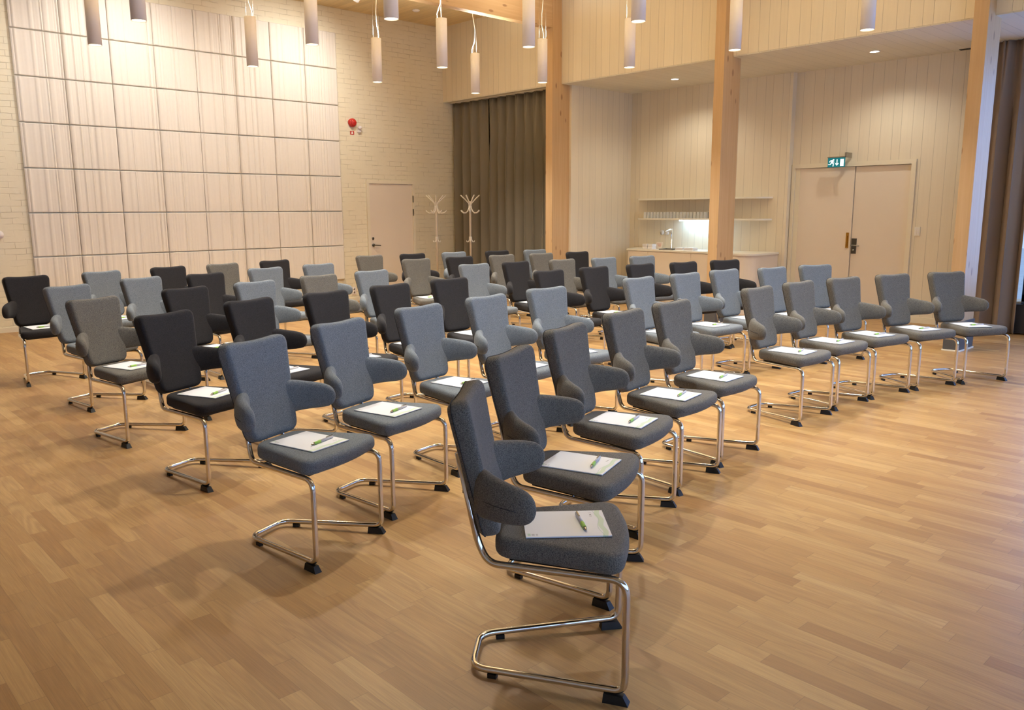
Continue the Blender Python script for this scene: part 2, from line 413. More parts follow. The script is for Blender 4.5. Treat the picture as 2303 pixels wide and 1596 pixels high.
# wall behind the camera: band above and below the glazing
struct(MB().box(XL, 10.8, YN-.2, YN, 0, .4).box(XL, 10.8, YN-.2, YN, 3.1, ZC).box(XL, -3.2, YN-.2, YN, .4, 3.1).box(9.9, 10.8, YN-.2, YN, .4, 3.1).build('wall_front', 'plain_wall'))
# upper wall of painted boards and the soffit under it
struct(MB().box(XF, 10.8, YN, YB, ZS+.012, ZC).build('wall_right', 'wood_wall'))
struct(MB().box(XF+.006, 10.8, YN, YB, ZS, ZS+.012).build('ceiling_soffit', 'soffit'))
# lower right-hand walls
struct(MB().box(XK, 10.8, 5.66, 8.60, 0, ZS).build('wall_right_kitchenette', 'wood_wall'))
struct(MB().box(9.06, XK, 8.37, 8.56, 0, ZS).build('wall_right_return', 'wood_wall_x'))
struct(MB().box(9.34, 10.8, 8.60, YB, 0, ZS).build('wall_right_alcove', 'plain_wall'))
struct(MB().box(XD, 10.8, 3.05, 4.03, 0, ZS).box(XD, 10.8, 5.65, 5.66, 0, ZS).box(XD, 10.8, 4.03, 5.65, 2.0, ZS).box(XD+.12, 10.8, 4.03, 5.65, 0, 2.0).build('wall_right_doors', 'wood_wall'))
struct(MB().box(10.46, 10.52, 8.37-.002, 8.37, 0, .01).build('trim_1', 'white'))
struct(box('baseboard_right', 'doorframe', XD-.015, XD, 3.05, 3.99, 0, .075))
struct(box('baseboard_back', 'doorframe', XL, 7.29, YB-.012, YB, 0, .06))
# window wall on the right
struct(MB().box(10.48, 10.8, YN, 3.05, 0, .36).box(10.48, 10.8, YN, 3.05, 3.06, ZS).build('wall_right_window', 'plain_wall'))
wf = MB()
for y0 in (2.66, .95, -.75, -2.45):
    wf.box(10.50, 10.60, y0, y0+.09, .36, 3.06)
wf.box(10.50, 10.60, YN, 2.75, .36, .44).box(10.50, 10.60, YN, 2.75, 2.98, 3.06)
wo = struct(wf.build('window_1', 'frame_dark'))
o = MB().box(10.545, 10.555, YN, 2.70, .43, 2.99).build('pane', 'pane', wo)
sash = MB(); sash.box(10.56, 10.62, 2.58, 2.66, .46, 2.96).box(10.56, 10.62, 1.04, 1.12, .46, 2.96).box(10.56, 10.62, 1.04, 2.66, .44, .50)
sash.build('sash', 'frame_dark', wo)
struct(MB().box(10.38, 10.50, YN, 2.72, .345, .365).build('trim_sill', 'frame_dark'))
wf = MB()
for x0 in (-3.2, -.6, 2.0, 4.6, 7.2, 9.81): wf.box(x0, x0+.09, YN-.12, YN-.02, .4, 3.1)
wf.box(-3.2, 9.9, YN-.12, YN-.02, .4, .48).box(-3.2, 9.9, YN-.12, YN-.02, 3.02, 3.1)
wo = struct(wf.build('window_2', 'frame_dark'))
MB().box(-3.15, 9.85, YN-.075, YN-.065, .45, 3.05).build('pane', 'pane', wo)
struct(MB().box(10.9, 40, -30, 30, -.5, -.3).build('outdoor_ground', 'ground'))
o = MB().box(10.37, 10.47, YN, 2.84, .015, .34).build('radiator_casing', 'box_dark'); tag(o, 'black low radiator casing under the tall window', 'radiator')
# vent slot in the soffit
o = box('ceiling_vent', 'black', 10.43, 10.50, 3.2, 3.62, ZS-.006, ZS+.001); tag(o, 'dark slot vent in the soffit next to a timber post', 'vent')

# glulam posts and beams
for k, (y0, lab) in enumerate(((8.41, 'tall light spruce post standing next to the drawn dark curtains'),
                               (5.60, 'tall light spruce post standing in front of the kitchenette'),
                               (2.785, 'tall light spruce post with bluish daylight side beside the window curtain'))):
    r = empty('timber_post', (8.70, y0+.065, 0)); tag(r, lab, 'post', 'glulam posts along the timber wall')
    MB().box(0, .36, -.065, .065, .30, ZC).build('shaft', 'spruce_z', r)
    q = MB().box(-.012, .372, -.077, .077, .014, .30).build('base_cladding', 'postbase', r)
    MB().box(-.02, .38, -.085, .085, 0, .014).build('floor_trim', 'white', q)
for k, y0 in enumerate((8.41, 5.60, 2.785, -.03, -2.85)):
    r = MB().box(XL-8.7, -.001, -.063, .063, 3.94, ZC).build('ceiling_beam', 'spruce_x', None, (8.70, y0+.065, 0))
    struct(r)

# single door in the brick wall
d = empty('door_1', (7.77, YB, 0)); struct(d)
f = MB()
f.box(-.47, -.422, -.03, -.001, 0, 1.84).box(.422, .47, -.03, -.001, 0, 1.84).box(-.47, .47, -.03, -.001, 1.84, 1.885)
f.build('door_frame', 'doorframe', d)
leaf = MB().box(-.42, .42, -.012, 0, .005, 1.836).build('leaf', 'door', d)
h = MB(); h.lathe([(.0, 0), (.024, 0), (.024, .01), (.0, .01)], seg=16)
o = MB()
def cyl_y(mb, x, z, y0, y1, r, seg=16): mb.rings([[(x+r*math.cos(2*PI*k/seg), y, z+r*math.sin(2*PI*k/seg)) for k in range(seg)] for y in (y0, y1)]); return mb
def cyl_x(mb, y, z, x0, x1, r, seg=16): mb.rings([[(x, y+r*math.cos(2*PI*k/seg), z+r*math.sin(2*PI*k/seg)) for k in range(seg)] for x in (x0, x1)]); return mb
cyl_y(o, -.372, .87, -.024, -.012, .024); cyl_y(o, -.372, .87, -.06, -.02, .009)
o.tube([(-.372, -.058, .87), (-.26, -.058, .862)], .009)
o.build('handle', 'darksteel', leaf)
o = MB(); cyl_y(o, -.375, .976, -.022, -.012, .02); o.build('lock', 'darksteel', leaf)
for z in (1.60, 1.385):
    MB().box(.415, .435, -.036, -.028, z-.055, z+.055).build('hinge', 'steel', d)

# double door in the timber wall
d = empty('door_2', (XD, 4.84, 0)); struct(d)
f = MB()
f.box(-.025, .119, .765, .81, 0, 1.945).box(-.025, .119, -.81, -.755, 0, 1.945).box(-.025, .119, -.81, .81, 1.945, 2.0)
f.box(.0, .118, .70, .764, 0, 1.944)
f.build('door_frame', 'doorframe', d)
l1 = MB().box(.005, .05, -.045, .70, .005, 1.94).build('leaf', 'door', d)
l2 = MB().box(.02, .06, -.75, -.052, .005, 1.94).build('leaf', 'door', d)
o = MB().box(-.004, .006, -.022, .014, .90, 1.10); o.box(-.02, -.004, -.010, .002, .92, 1.06); o.build('flush_bolt', 'brass', l1)
o = MB().box(.008, .021, -.122, -.060, .828, 1.025); o.build('lock_plate', 'darksteel', l2)
o = MB(); cyl_x(o, -.075, .938, -.03, .01, .009); o.tube([(-.028, -.075, .938), (-.028, -.178, .936)], .008); o.build('lever', 'steel', l2)
o = MB(); cyl_x(o, -.09, .875, .0, .01, .013); o.build('lock_cylinder', 'steel', l2)

# exit sign on a bracket
r = empty('exit_sign', (10.40, 4.97, 1.935)); tag(r, 'green running-man emergency exit sign above the double door', 'sign')
MB().box(-.008, .008, -.112, .112, 0, .118).build('sign_plate', 'exit_green', r)
MB().box(-.014, .03, -.118, .118, .118, .132).box(.0, .16, -.125, -.105, .118, .18).build('bracket', 'steel', r)
def on_sign(polys, name, mat='exit_white', x=-.0085):
    mb = MB()
    for pl in polys:
        n = len(pl); mb.add([(x, -a, b_) for a, b_ in pl]+[(x-.0015, -a, b_) for a, b_ in pl],
                            [tuple(range(n)), tuple(range(2*n-1, n-1, -1))]+[(k, (k+1) % n, n+(k+1) % n, n+k) for k in range(n)])
    return mb.build(name, mat, r)
# a: 0 at the middle, + towards the reader's right
on_sign([[(.055, .012), (.10, .012), (.10, .100), (.055, .100)]], 'door_symbol')
on_sign([[(.006, .045), (.006, .098), (.016, .098), (.016, .045)], [(-.012, .045), (.011, .018), (.034, .045), (.026, .052), (.011, .034), (-.004, .052)]], 'arrow_symbol')
head = [(-.036+.010*math.cos(2*PI*k/12), .092+.010*math.sin(2*PI*k/12)) for k in range(12)]
on_sign([head, [(-.075, .088), (-.050, .090), (-.040, .080), (-.052, .048), (-.072, .052), (-.064, .076)],
         [(-.078, .086), (-.094, .066), (-.088, .062), (-.070, .080)],
         [(-.048, .078), (-.024, .066), (-.026, .059), (-.050, .068)],
         [(-.056, .054), (-.040, .040), (-.044, .012), (-.034, .012), (-.028, .044), (-.048, .064)],
         [(-.070, .054), (-.078, .040), (-.104, .040), (-.104, .031), (-.072, .031), (-.060, .050)]], 'running_man')

# switch plate
r = empty('switch_panel', (XD, 3.963, 1.075)); tag(r, 'white keypad switch on boards beside double door', 'switch')
MB().box(-.012, 0, -.034, .034, 0, .108).build('plate', 'white', r)
for k in range(4):
    for s_ in (-.014, .014):
        MB().box(-.016, -.010, s_-.010, s_+.010, .014+k*.021, .028+k*.021).build('button', 'lampwhite', r)

# acoustic panels: ribbed slabs, the same relief down each column
def rib_profile(seed, n=66):
    rnd = random.Random(seed); d = [0.0]*n
    x = 0.0; ribs = []
    while x < 1:
        wdt = rnd.choice((.035, .05, .07, .10, .13)); ribs.append((x, wdt, rnd.choice((0, .35, .6, 1.0)))); x += wdt
    for i in range(n):
        u = i/(n-1)
        for a, wd, hgt in ribs:
            if a <= u < a+wd:
                e = min((u-a), (a+wd-u))/.022
                d[i] = hgt*min(1, max(.15, e))+.12*math.sin(u*40+seed); break
    return [min(1.1, max(0, v)) for v in d]
PX0, PW, PZ0, PH = 2.54, (6.845-2.54)/8, .357, .5255
ordn = ['first', 'second', 'third', 'fourth', 'fifth', 'sixth', 'seventh', 'eighth', 'ninth', 'tenth']
for c in range(8):
    pr = rib_profile((3, 11, 5, 17)[c % 4]); n = len(pr)
    wv = PW-.007; hv = PH-.012; vs = []; fs = []
    dep = [.034+.0140*v for v in pr]; dep[0] = dep[-1] = .028; dep[1] = dep[1]-.003; dep[-2] = dep[-2]-.003
    lv = [(0, .55), (.006, 1), (.012, 1), (hv-.012, 1), (hv-.006, 1), (hv, .55)]; nl = len(lv)-1
    for z, k in lv:
        for i in range(n): vs.append((-wv/2+wv*i/(n-1), -dep[i]*(k if k == 1 else .8), z))
    for j in range(nl):
        for i in range(n-1): fs.append((j*n+i, j*n+i+1, (j+1)*n+i+1, (j+1)*n+i))
    base = len(vs); vs += [(-wv/2, 0, 0), (wv/2, 0, 0), (wv/2, 0, hv), (-wv/2, 0, hv)]
    fs += [tuple([base]+list(range(0, n))+[base+1]), tuple([base+3]+[nl*n+i for i in range(n)]+[base+2]), (base, base+1, base+2, base+3),
           tuple([base]+[k*n for k in range(nl+1)]+[base+3]), tuple([base+1]+[k*n+n-1 for k in range(nl+1)]+[base+2])]
    proto = None
    for rw in range(7):
        loc = (PX0+PW*(c+.5), YB-.002, PZ0+PH*rw+.005)
        if proto is None: proto = o = sharp(MB().add(vs, fs).build('acoustic_panel', 'panel', None, loc), 50)
        else: o = proto.copy(); COL.objects.link(o); o.location = Vector(loc)*S
        rr = 'bottom' if rw == 0 else ('top' if rw == 6 else ordn[rw]); k = 7-c
        cc = 'nearest the brick-wall door' if k == 0 else ordn[k]+' from the brick-wall door'
        tag(o, f'white ribbed acoustic panel, {rr} row'+(' up' if 0 < rw < 6 else '')+f', column {cc}', 'acoustic panel', 'acoustic panels on the brick wall')

# small things on the brick wall
r = empty('fire_alarm', (7.083, YB, 2.75)); tag(r, 'round red fire alarm sounder on white brick wall', 'alarm')
o = MB(); o.rings([[(rr*math.cos(2*PI*k/28), y, rr*math.sin(2*PI*k/28)) for k in range(28)] for rr, y in ((.062, 0), (.064, -.008), (.062, -.05), (.052, -.056), (.042, -.058))]); o.build('base', 'red', r)
o = MB(); o.rings([[(rr*math.cos(2*PI*k/28), y, rr*math.sin(2*PI*k/28)) for k in range(28)] for rr, y in ((.046, -.05), (.046, -.075), (.038, -.082), (.030, -.080), (.022, -.086), (.012, -.09))]); o.build('horn', 'red', r)
r = empty('alarm_sign', (7.088, YB, 2.575)); tag(r, 'tiny red sign with white bell pictogram under the fire alarm', 'sign')
MB().box(-.036, .036, -.004, 0, -.001, .052).build('plate', 'redsign', r)
o = MB(); pts = [(-.02, .010), (.02, .010), (.014, .018), (.013, .034), (.006, .044), (-.006, .044), (-.013, .034), (-.014, .018)]
o.add([(x, -.0055, z) for x, z in pts]+[(x, -.004, z) for x, z in pts], [tuple(range(8)), tuple(range(15, 7, -1))]+[(k, (k+1) % 8, 8+(k+1) % 8, 8+k) for k in range(8)])
o.build('bell_symbol', 'signwhite', r)
r = empty('motion_sensor', (7.206, YB, 2.62)); tag(r, 'small white motion sensor on a wall bracket, beside the red alarm', 'sensor')
sharp(MB().box(-.026, .026, -.04, 0, -.005, .035).build('bracket', 'lampwhite', r))
o = MB(); o.rings([[(rr*math.cos(2*PI*k/20), -.045+rr*math.sin(2*PI*k/20), z) for k in range(20)] for rr, z in ((.018, .036), (.032, .046), (.034, .066), (.026, .08), (.012, .086))]); o.build('sensor_head', 'lampwhite', r)
r = empty('wall_thermostat', (2.212, YB, 1.157)); tag(r, 'round white wall dial cut off by the photo edge, on white brick', 'thermostat')
o = MB(); cyl_y(o, 0, 0, -.018, 0, .048, 28); o.build('body', 'lampwhite', r)
r = empty('wall_socket', (7.01, YB, .165)); tag(r, 'double white power socket low on the brick wall', 'socket')
MB().box(-.032, .032, -.014, 0, -.058, .058).build('plate', 'lampwhite', r)
for z in (-.027, .027):
    o = MB(); cyl_y(o, 0, z, -.0155, -.012, .017); o.build('outlet', 'steel', r)

# coat racks
M['rack'] = plain('rack_white', (250, 245, 234), .4, var=.01)
def coat_rack(loc, lab, rz):
    r = empty('coat_rack', loc, rz); tag(r, lab, 'coat rack', 'white coat racks')
    MB().lathe([(.018, .02), (.018, 1.45), (.022, 1.452), (.022, 1.50), (.0165, 1.51), (.0165, 1.56)], seg=16).build('pole', 'rack', r)
    for k in range(8):
        a = 2*PI*k/8; c, s_ = math.cos(a), math.sin(a)
        MB().tube([(c*q, s_*q, z) for q, z in ((.018, 1.49), (.03, 1.53), (.10, 1.60), (.165, 1.655))], .0085, 8).build('upper_hook', 'rack', r)
    for k in range(6):
        a = 2*PI*k/6+.3; c, s_ = math.cos(a), math.sin(a)
        MB().tube([(c*q, s_*q, z) for q, z in ((.018, 1.50), (.022, 1.45), (.045, 1.40), (.08, 1.372), (.12, 1.372), (.155, 1.395), (.168, 1.415))], .009, 8).build('lower_hook', 'rack', r)
    for k in range(4):
        a = 2*PI*k/4+.4; c, s_ = math.cos(a), math.sin(a)
        MB().tube([(c*q, s_*q, z) for q, z in ((.018, .99), (.02, .94), (.035, .905), (.058, .905), (.066, .925))], .007, 8).build('umbrella_hook', 'rack', r)
    for k in range(4):
        a = 2*PI*k/4+.2; c, s_ = math.cos(a), math.sin(a)
        MB().tube([(c*q, s_*q, z) for q, z in ((.012, .20), (.06, .19), (.14, .11), (.22, .022), (.26, .014))], .012, 8).build('foot', 'rack', r)
coat_rack((8.35, 10.70, 0), 'white bentwood coat rack standing between brick-wall door and curtain', .1)
coat_rack((8.72, 10.28, 0), 'white bentwood coat rack standing in front of the drawn dark curtain', .5)

# curtains
def curtain(name, x, y0, y1, z0, z1, folds, amp, mat, seed, lab, flare=0.0):
    rnd = random.Random(seed); n = folds*14; nz = 26; ph = [rnd.uniform(-.5, .5) for _ in range(folds+2)]; am = [rnd.uniform(.65, 1.25) for _ in range(folds+2)]
    vs = []; cy = (y0+y1)/2
    for j in range(nz+1):
        v = j/nz; z = z1+(z0-z1)*v; g = .45+.55*min(1, v*3.5)
        for i in range(n+1):
            u = i/n; fi = u*folds; k = int(min(folds-1, fi)); a = am[k]*(1-(fi-k))+am[k+1]*(fi-k); p = ph[k]*(1-(fi-k))+ph[k+1]*(fi-k)
            s1 = math.sin(2*PI*(fi+p*.35*v)); s1 = math.copysign(abs(s1)**.8, s1)
            xx = x+amp*a*g*s1+.3*amp*(1-min(1, v*4))*math.sin(6*PI*fi)
            yy = (y0-cy)+(y1-y0)*u+amp*.25*g*math.sin(4*PI*fi+p)+flare*v*(.5-u)
            vs.append((xx-x, yy, z))
    fs = [(j*(n+1)+i, j*(n+1)+i+1, (j+1)*(n+1)+i+1, (j+1)*(n+1)+i) for j in range(nz) for i in range(n)]
    o = MB().add(vs, fs, True).build(name, mat, None, (x, cy, 0))
    sd = o.modifiers.new('s', 'SOLIDIFY'); sd.thickness = .004
    tag(o, lab, 'curtain'); return o
curtain('curtain', 9.10, 8.57, 10.19, .03, ZS-.004, 8, .078, 'curtain', 2, 'dark taupe full-length curtain hanging beside the timber post')
curtain('curtain', 9.10, 10.24, 11.12, .03, ZS-.004, 4, .062, 'curtain', 5, 'dark taupe full-length curtain in the brick-wall corner behind coat racks')
curtain('curtain', 10.28, 2.74, 3.32, .015, ZS-.004, 3, .075, 'curtain2', 9, 'taupe full-length curtain bunched beside the tall window', )
box('curtain_track', 'white', 9.02, 9.16, 8.56, YB-.01, ZS-.006, ZS)['kind'] = 'structure'

# kitchenette
poly = rounded([(XK-.002, 8.20), (9.945, 8.02), (9.87, 6.52), (9.715, 5.90), (9.85, 5.71), (10.20, 5.735), (XK-.002, 5.74)], [0, .02, .6, .25, .2, .05, 0], 6)
poly = [(p.x, p.y) for p in poly]
r = empty('kitchen_cabinet', (10.2, 7.0, 0)); tag(r, 'low cream kitchenette base cabinet with flush doors behind chairs', 'cabinet')
ip = [(XK-.002 if x > 10.44 else x+.02, y+(0.015 if y < 6 else -.015 if y > 8 else 0)) for x, y in poly]
MB().prism([(x-10.2, y-7) for x, y in ip], .0, .795).build('body', 'door', r)
for y0, y1 in ((7.60, 7.99), (6.80, 7.59), (6.30, 6.79)):
    xa = lambda y: 9.87+(9.945-9.87)*(y-6.52)/1.5+.02 if y > 6.52 else 9.87+.02-(6.52-y)*.26
    MB().add([(xa(y0)-10.2, y0-7, .06), (xa(y1)-10.2, y1-7, .06), (xa(y1)-10.2, y1-7, .785), (xa(y0)-10.2, y0-7, .785),
              (xa(y0)-10.2-.008, y0-7+.003, .06), (xa(y1)-10.2-.008, y1-7-.003, .06), (xa(y1)-10.2-.008, y1-7-.003, .785), (xa(y0)-10.2-.008, y0-7+.003, .785)],
             [(0, 1, 2, 3), (7, 6, 5, 4), (0, 4, 5, 1), (1, 5, 6, 2), (2, 6, 7, 3), (3, 7, 4, 0)]).build('door', 'door', r)
o = MB().prism([(x-10.2, y-7) for x, y in poly], 0, .025).build('countertop', 'white', None, (10.2, 7, .795)); tag(o, 'thin cream worktop with a rounded end, under the shelves', 'worktop')
def shelf(z, lab):
    pl = rounded([(XK-.002, 8.16), (10.24, 8.05), (10.22, 6.3), (10.27, 5.98), (XK-.002, 5.87)], [0, .03, .5, .3, 0], 6)
    o = MB().prism([(p.x-10.3, p.y-7) for p in pl], 0, .024).build('wall_shelf', 'white', None, (10.3, 7, z)); tag(o, lab, 'shelf', 'kitchenette shelves'); return o
shelf(1.553, 'upper cream wall shelf of the kitchenette, standing empty')
shelf(1.254, 'lower cream wall shelf of the kitchenette, carrying drinking glasses')
o = MB().box(-.02, .02, -.30, .33, -.014, 0).build('shelf_light', 'led', None, (10.33, 6.98, 1.253)); tag(o, 'cold white strip light glowing under the lower kitchenette shelf', 'light')
# glasses upside down in two rows
g0 = None
for rowx in (10.29, 10.39):
    for k in range(19):
        loc = (rowx, 7.93-.0605*k-(.03 if rowx > 10.3 else 0), 1.2785)
        if g0 is None:
            o = g0 = MB().lathe([(.029, 0), (.0275, .045), (.024, .092), (.0225, .095), (.0, .0951), (.0, .088), (.0215, .087), (.025, .045), (.0265, 0)], seg=14, caps=False).build('drinking_glass', 'glass', None, loc)
        else: o = g0.copy(); COL.objects.link(o); o.location = Vector(loc)*S
        tag(o, 'clear glass upside down in the '+('front' if rowx < 10.3 else 'rear')+' line on the lower kitchenette shelf', 'glass', ('front' if rowx < 10.3 else 'rear')+' line of glasses on the lower shelf')
# tap
r = empty('kitchen_tap', (10.22, 7.38, .82)); tag(r, 'tall slim steel tap behind the kitchenette sink', 'tap')
MB().lathe([(.022, 0), (.022, .012), (.012, .016), (.012, .29), (.014, .295), (.014, .30)], seg=16).build('column', 'chrome', r)
MB().tube(fillet([(0, 0, .28), (-.02, -.0, .30), (-.15, 0, .27), (-.155, 0, .24)], .02), .009, 10).build('spout', 'chrome', r)
MB().tube([(0, 0, .25), (0, .05, .262)], .006, 8).build('lever', 'chrome', r)
o = MB(); o.box(-.10, .10, -.12, .12, 0, .006).box(-.10, -.09, -.12, .12, 0, .016).box(.09, .10, -.12, .12, 0, .016).box(-.1, .1, -.12, -.11, 0, .016).box(-.1, .1, .11, .12, 0, .016)
o = o.build('steel_tray', 'steel', None, (10.07, 7.30, .82)); tag(o, 'flat steel tray on worktop below the tap', 'tray')
# white packets and plates on the worktop
grp = 'white packs on the worktop'
for (y, z, lab) in ((7.75, .82, 'lower white carton of the stacked pair farther from tap'), (7.755, .857, 'upper white carton of the stacked pair farther from tap'),
                    (7.655, .82, 'lower white carton of the stacked pair next to card'), (7.65, .857, 'upper white carton of the stacked pair next to card')):
    tag(box('tea_carton', 'lampwhite', 10.06, 10.16, y-.043, y+.043, z+.001, z+.036, bevel=.002), lab, 'carton', grp)
r = empty('menu_card', (10.20, 7.585, .8205), .1); tag(r, 'pale pink card with tiny text leaning on worktop by cartons', 'card')
MB().add([(-.02, -.055, 0), (-.02, .055, 0), (.015, .055, .10), (.015, -.055, .10), (-.016, -.055, 0), (-.016, .055, 0), (.019, .055, .10), (.019, -.055, .10)],
         [(0, 1, 2, 3), (7, 6, 5, 4), (0, 4, 5, 1), (1, 5, 6, 2), (2, 6, 7, 3), (3, 7, 4, 0)]).build('sheet', 'card' if 'card' in M else 'door', r)
for k, z in enumerate((.075, .06, .048, .036)):
    x = -.0215+.35*z
    MB().box(x-.0015, x+.001, -.035, .04-.012*k, z, z+.003).build('print_line', 'redsign', r)
for (y, z, w_, lab) in ((7.15, .82, .068, 'white folded napkin stack under the shelf light, nearer the tap'), (6.98, .82, .08, 'cream folded napkin stack right beside the post on worktop')):
    o = MB()
    for k in range(4): o.box(-.06+.002*(k % 2), .06, -w_/1.0+.003*(k % 2), w_/1.0-.004*(k % 3), .0005+k*.0095, .009+k*.0095)
    tag(o.build('napkin_stack', 'lampwhite', None, (10.08, y-.05, z)), lab, 'napkins', 'napkin stacks on the worktop')
# wall sockets behind the worktop
for k, (y, rr, lab) in enumerate(((7.723, .036, 'round white wall socket behind worktop, farther from the tap'), (7.63, .038, 'round white wall socket behind worktop, nearer the tap'), (7.56, .010, 'tiny round white wall switch right next to the tap'))):
    r = empty('round_socket', (XK, y, 1.06)); tag(r, lab, 'socket')
    o = MB(); cyl_x(o, 0, 0, -.014, 0, rr, 24); o.build('plate', 'lampwhite', r)
    if rr > .02:
        o = MB(); cyl_x(o, 0, 0, -.016, -.01, rr*.55, 20); o.build('insert', 'signwhite', r)

# ------------------------------------------------------------------ lamps
LD, LL = .0625, .525
def lamp_light(parent, z, power, up=False):
    l = bpy.data.lights.new('lamp_bulb', 'SPOT'); l.energy = power; l.color = WARM; l.spot_size = math.radians(150 if up else 112); l.spot_blend = .85
    l.shadow_soft_size = .055*S
    o = bpy.data.objects.new('lamp_bulb', l); COL.objects.link(o); o.parent = parent; o.location = (0, 0, z*S)
    if up: o.rotation_euler = (PI, 0, 0)
    return o
def pendant():
    r = empty('pendant_lamp', (0, 0, 0))
    seg = 28
    pr = [(LD-.004, .012), (LD-.003, .0), (LD, .0), (LD, LL), (LD-.006, LL), (LD-.006, LL-.02)]
    MB().lathe(pr, seg=seg, caps=False).build('shade', 'lampwhite', r)
    MB().lathe([(LD-.004, .010), (.0001, .010)], seg=seg, caps=False).build('diffuser', 'glow', r)
    MB().lathe([(LD-.006, LL-.012), (.0001, LL-.012)], seg=seg, caps=False).build('uplight_disc', 'upglow', r)
    H = ZC-3.0
    MB().tube([(-.045, .0, LL-.01), (-.05, .0, LL+.05), (-.01, .012, LL+.16), (.0, .01, LL+.30), (-.03, .0, LL+.5), (-.02, 0, H)], .0052, 8).build('cord', 'cord', r)
    for s_ in (-1, 1): MB().tube([(.0, s_*.045, LL-.01), (.0, s_*.045, H)], .0009, 6).build('suspension_wire', 'wire', r)
    MB().lathe([(.05, H-.03), (.055, H-.001)], seg=20).build('ceiling_rose', 'lampwhite', r)
    lamp_light(r, -.012, LAMP_DOWN); lamp_light(r, LL+.01, LAMP_UP, True)
    return r
LAMP_DOWN, LAMP_UP = 132, 80
colx = [2.70, 4.34, 6.0, 7.63]; rowy = [8.87, 7.46, 6.03, 4.70, 3.42, 2.05]
jit = {(0, 0): (2.73, 8.79), (0, 1): (2.68, 7.45), (1, 0): (4.40, 8.90), (1, 1): (4.28, 7.38), (2, 0): (6.07, 8.92), (1, 2): (4.23, 5.98), (2, 1): (6.02, 7.55),
       (3, 0): (7.64, 8.86), (2, 2): (5.93, 6.06), (3, 1): (7.66, 7.58), (2, 3): (5.86, 4.64), (3, 2): (7.61, 6.14), (3, 3): (7.61, 4.78), (3, 4): (7.68, 3.46)}
P0 = pendant(); used = False
for j, y in enumerate(rowy):
    for i, x in enumerate(colx):
        if j == 5 and i in (0, 3): continue
        p = copy_tree(P0) if used else P0
        used = True
        px, py = jit.get((i, j), (x, y)); p.location = Vector((px, py, 3.0))*S  # without a measured spot: unseen pendant continuing the grid, added for its light
        p.rotation_euler = (0, 0, (i*1.7+j*2.3) % 6.28)
        k = 3-i
        lab = f'white cylinder pendant lamp, {ordn[j]} row from the brick wall, '+('next to the timber wall' if k == 0 else f'{ordn[k]} from the timber wall')
        tag(p, lab, 'pendant lamp', 'cylinder pendant lamps')
# recessed soffit downlights
for (x, y, lab) in ((9.74, 7.05, 'round recessed downlight in soffit over kitchenette'), (9.82, 4.32, 'round recessed downlight in soffit over double door'), (9.78, 1.3, 'round recessed downlight in soffit by the window')):
    r = empty('recessed_downlight', (x, y, ZS)); tag(r, lab, 'downlight', 'soffit downlights')
    MB().lathe([(.062, 0), (.062, -.006), (.05, -.006), (.05, 0)], seg=28, caps=False).build('ring', 'lampwhite', r)
    MB().lathe([(.05, -.003), (.0001, -.003)], seg=28, caps=False).build('diffuser', 'spotglow', r)
    l = bpy.data.lights.new('downlight_bulb', 'SPOT'); l.energy = 42; l.color = (1, .95, .82); l.spot_size = math.radians(140); l.spot_blend = .7; l.shadow_soft_size = .05
    o = bpy.data.objects.new('downlight_bulb', l); COL.objects.link(o); o.parent = r; o.location = (0, 0, -.02)
# ceiling smoke detectors
for (x, y, lab) in ((7.85, 10.45, 'flat white ceiling disc next to brick wall, farther from the beam'), (8.3, 9.9, 'flat white ceiling disc next to glulam beam')):
    r = empty('smoke_detector', (x, y, ZC)); tag(r, lab, 'smoke detector')
    MB().lathe([(.055, 0), (.055, -.012), (.035, -.024), (.0001, -.026)], seg=24, caps=False).build('housing', 'lampwhite', r)
# tilted wall-washer spots on the ceiling near the brick wall
def washer(x, y, z, tx, tz, lab, power=150):
    r = empty('ceiling_spotlight', (x, y, ZC)); tag(r, lab, 'spotlight', 'tilted spotlights washing the brick wall')
    d_ = (Vector((tx, YB, tz))-Vector((x, y, z))).normalized()
    c0 = Vector((0, 0, z-ZC)); q = d_.to_track_quat('Z', 'Y')
    h = MB()
    rg = [[tuple(c0+q @ Vector((rr*math.cos(2*PI*k/24), rr*math.sin(2*PI*k/24), a))) for k in range(24)] for rr, a in ((.0001, -.22), (.055, -.22), (.06, -.21), (.06, .10), (.055, .10), (.053, .06))]
    h.rings(rg, False, False); h.build('housing', 'lampwhite', r)
    rg = [[tuple(c0+q @ Vector((rr*math.cos(2*PI*k/24), rr*math.sin(2*PI*k/24), .07))) for k in range(24)] for rr in (.053, .0001)]
    MB().rings(rg, False, False).build('lens', 'spotglow', r)
    MB().tube([(0, 0, 0), tuple(c0)], .012, 8).build('arm', 'lampwhite', r)
    l = bpy.data.lights.new('spotlight_bulb', 'SPOT'); l.energy = power; l.color = (1, .97, .92); l.spot_size = math.radians(118); l.spot_blend = 1.0; l.shadow_soft_size = .05
    o = bpy.data.objects.new('spotlight_bulb', l); COL.objects.link(o); o.parent = r
    o.location = (c0+d_*.115)*S; o.rotation_euler = d_.to_track_quat('-Z', 'Y').to_euler()
WASH = 138
washer(3.75, 9.55, 4.20, 3.55, 2.75, 'white ceiling spotlight aimed at panels, farther from brick-wall door', WASH)
washer(6.25, 9.55, 4.20, 5.95, 2.75, 'white tilted ceiling spotlight aimed at panels, nearer the brick-wall door', WASH)
washer(1.4, 9.55, 4.20, 1.2, 2.75, 'white ceiling spotlight aimed at bare brick beyond the panels', WASH*.6)

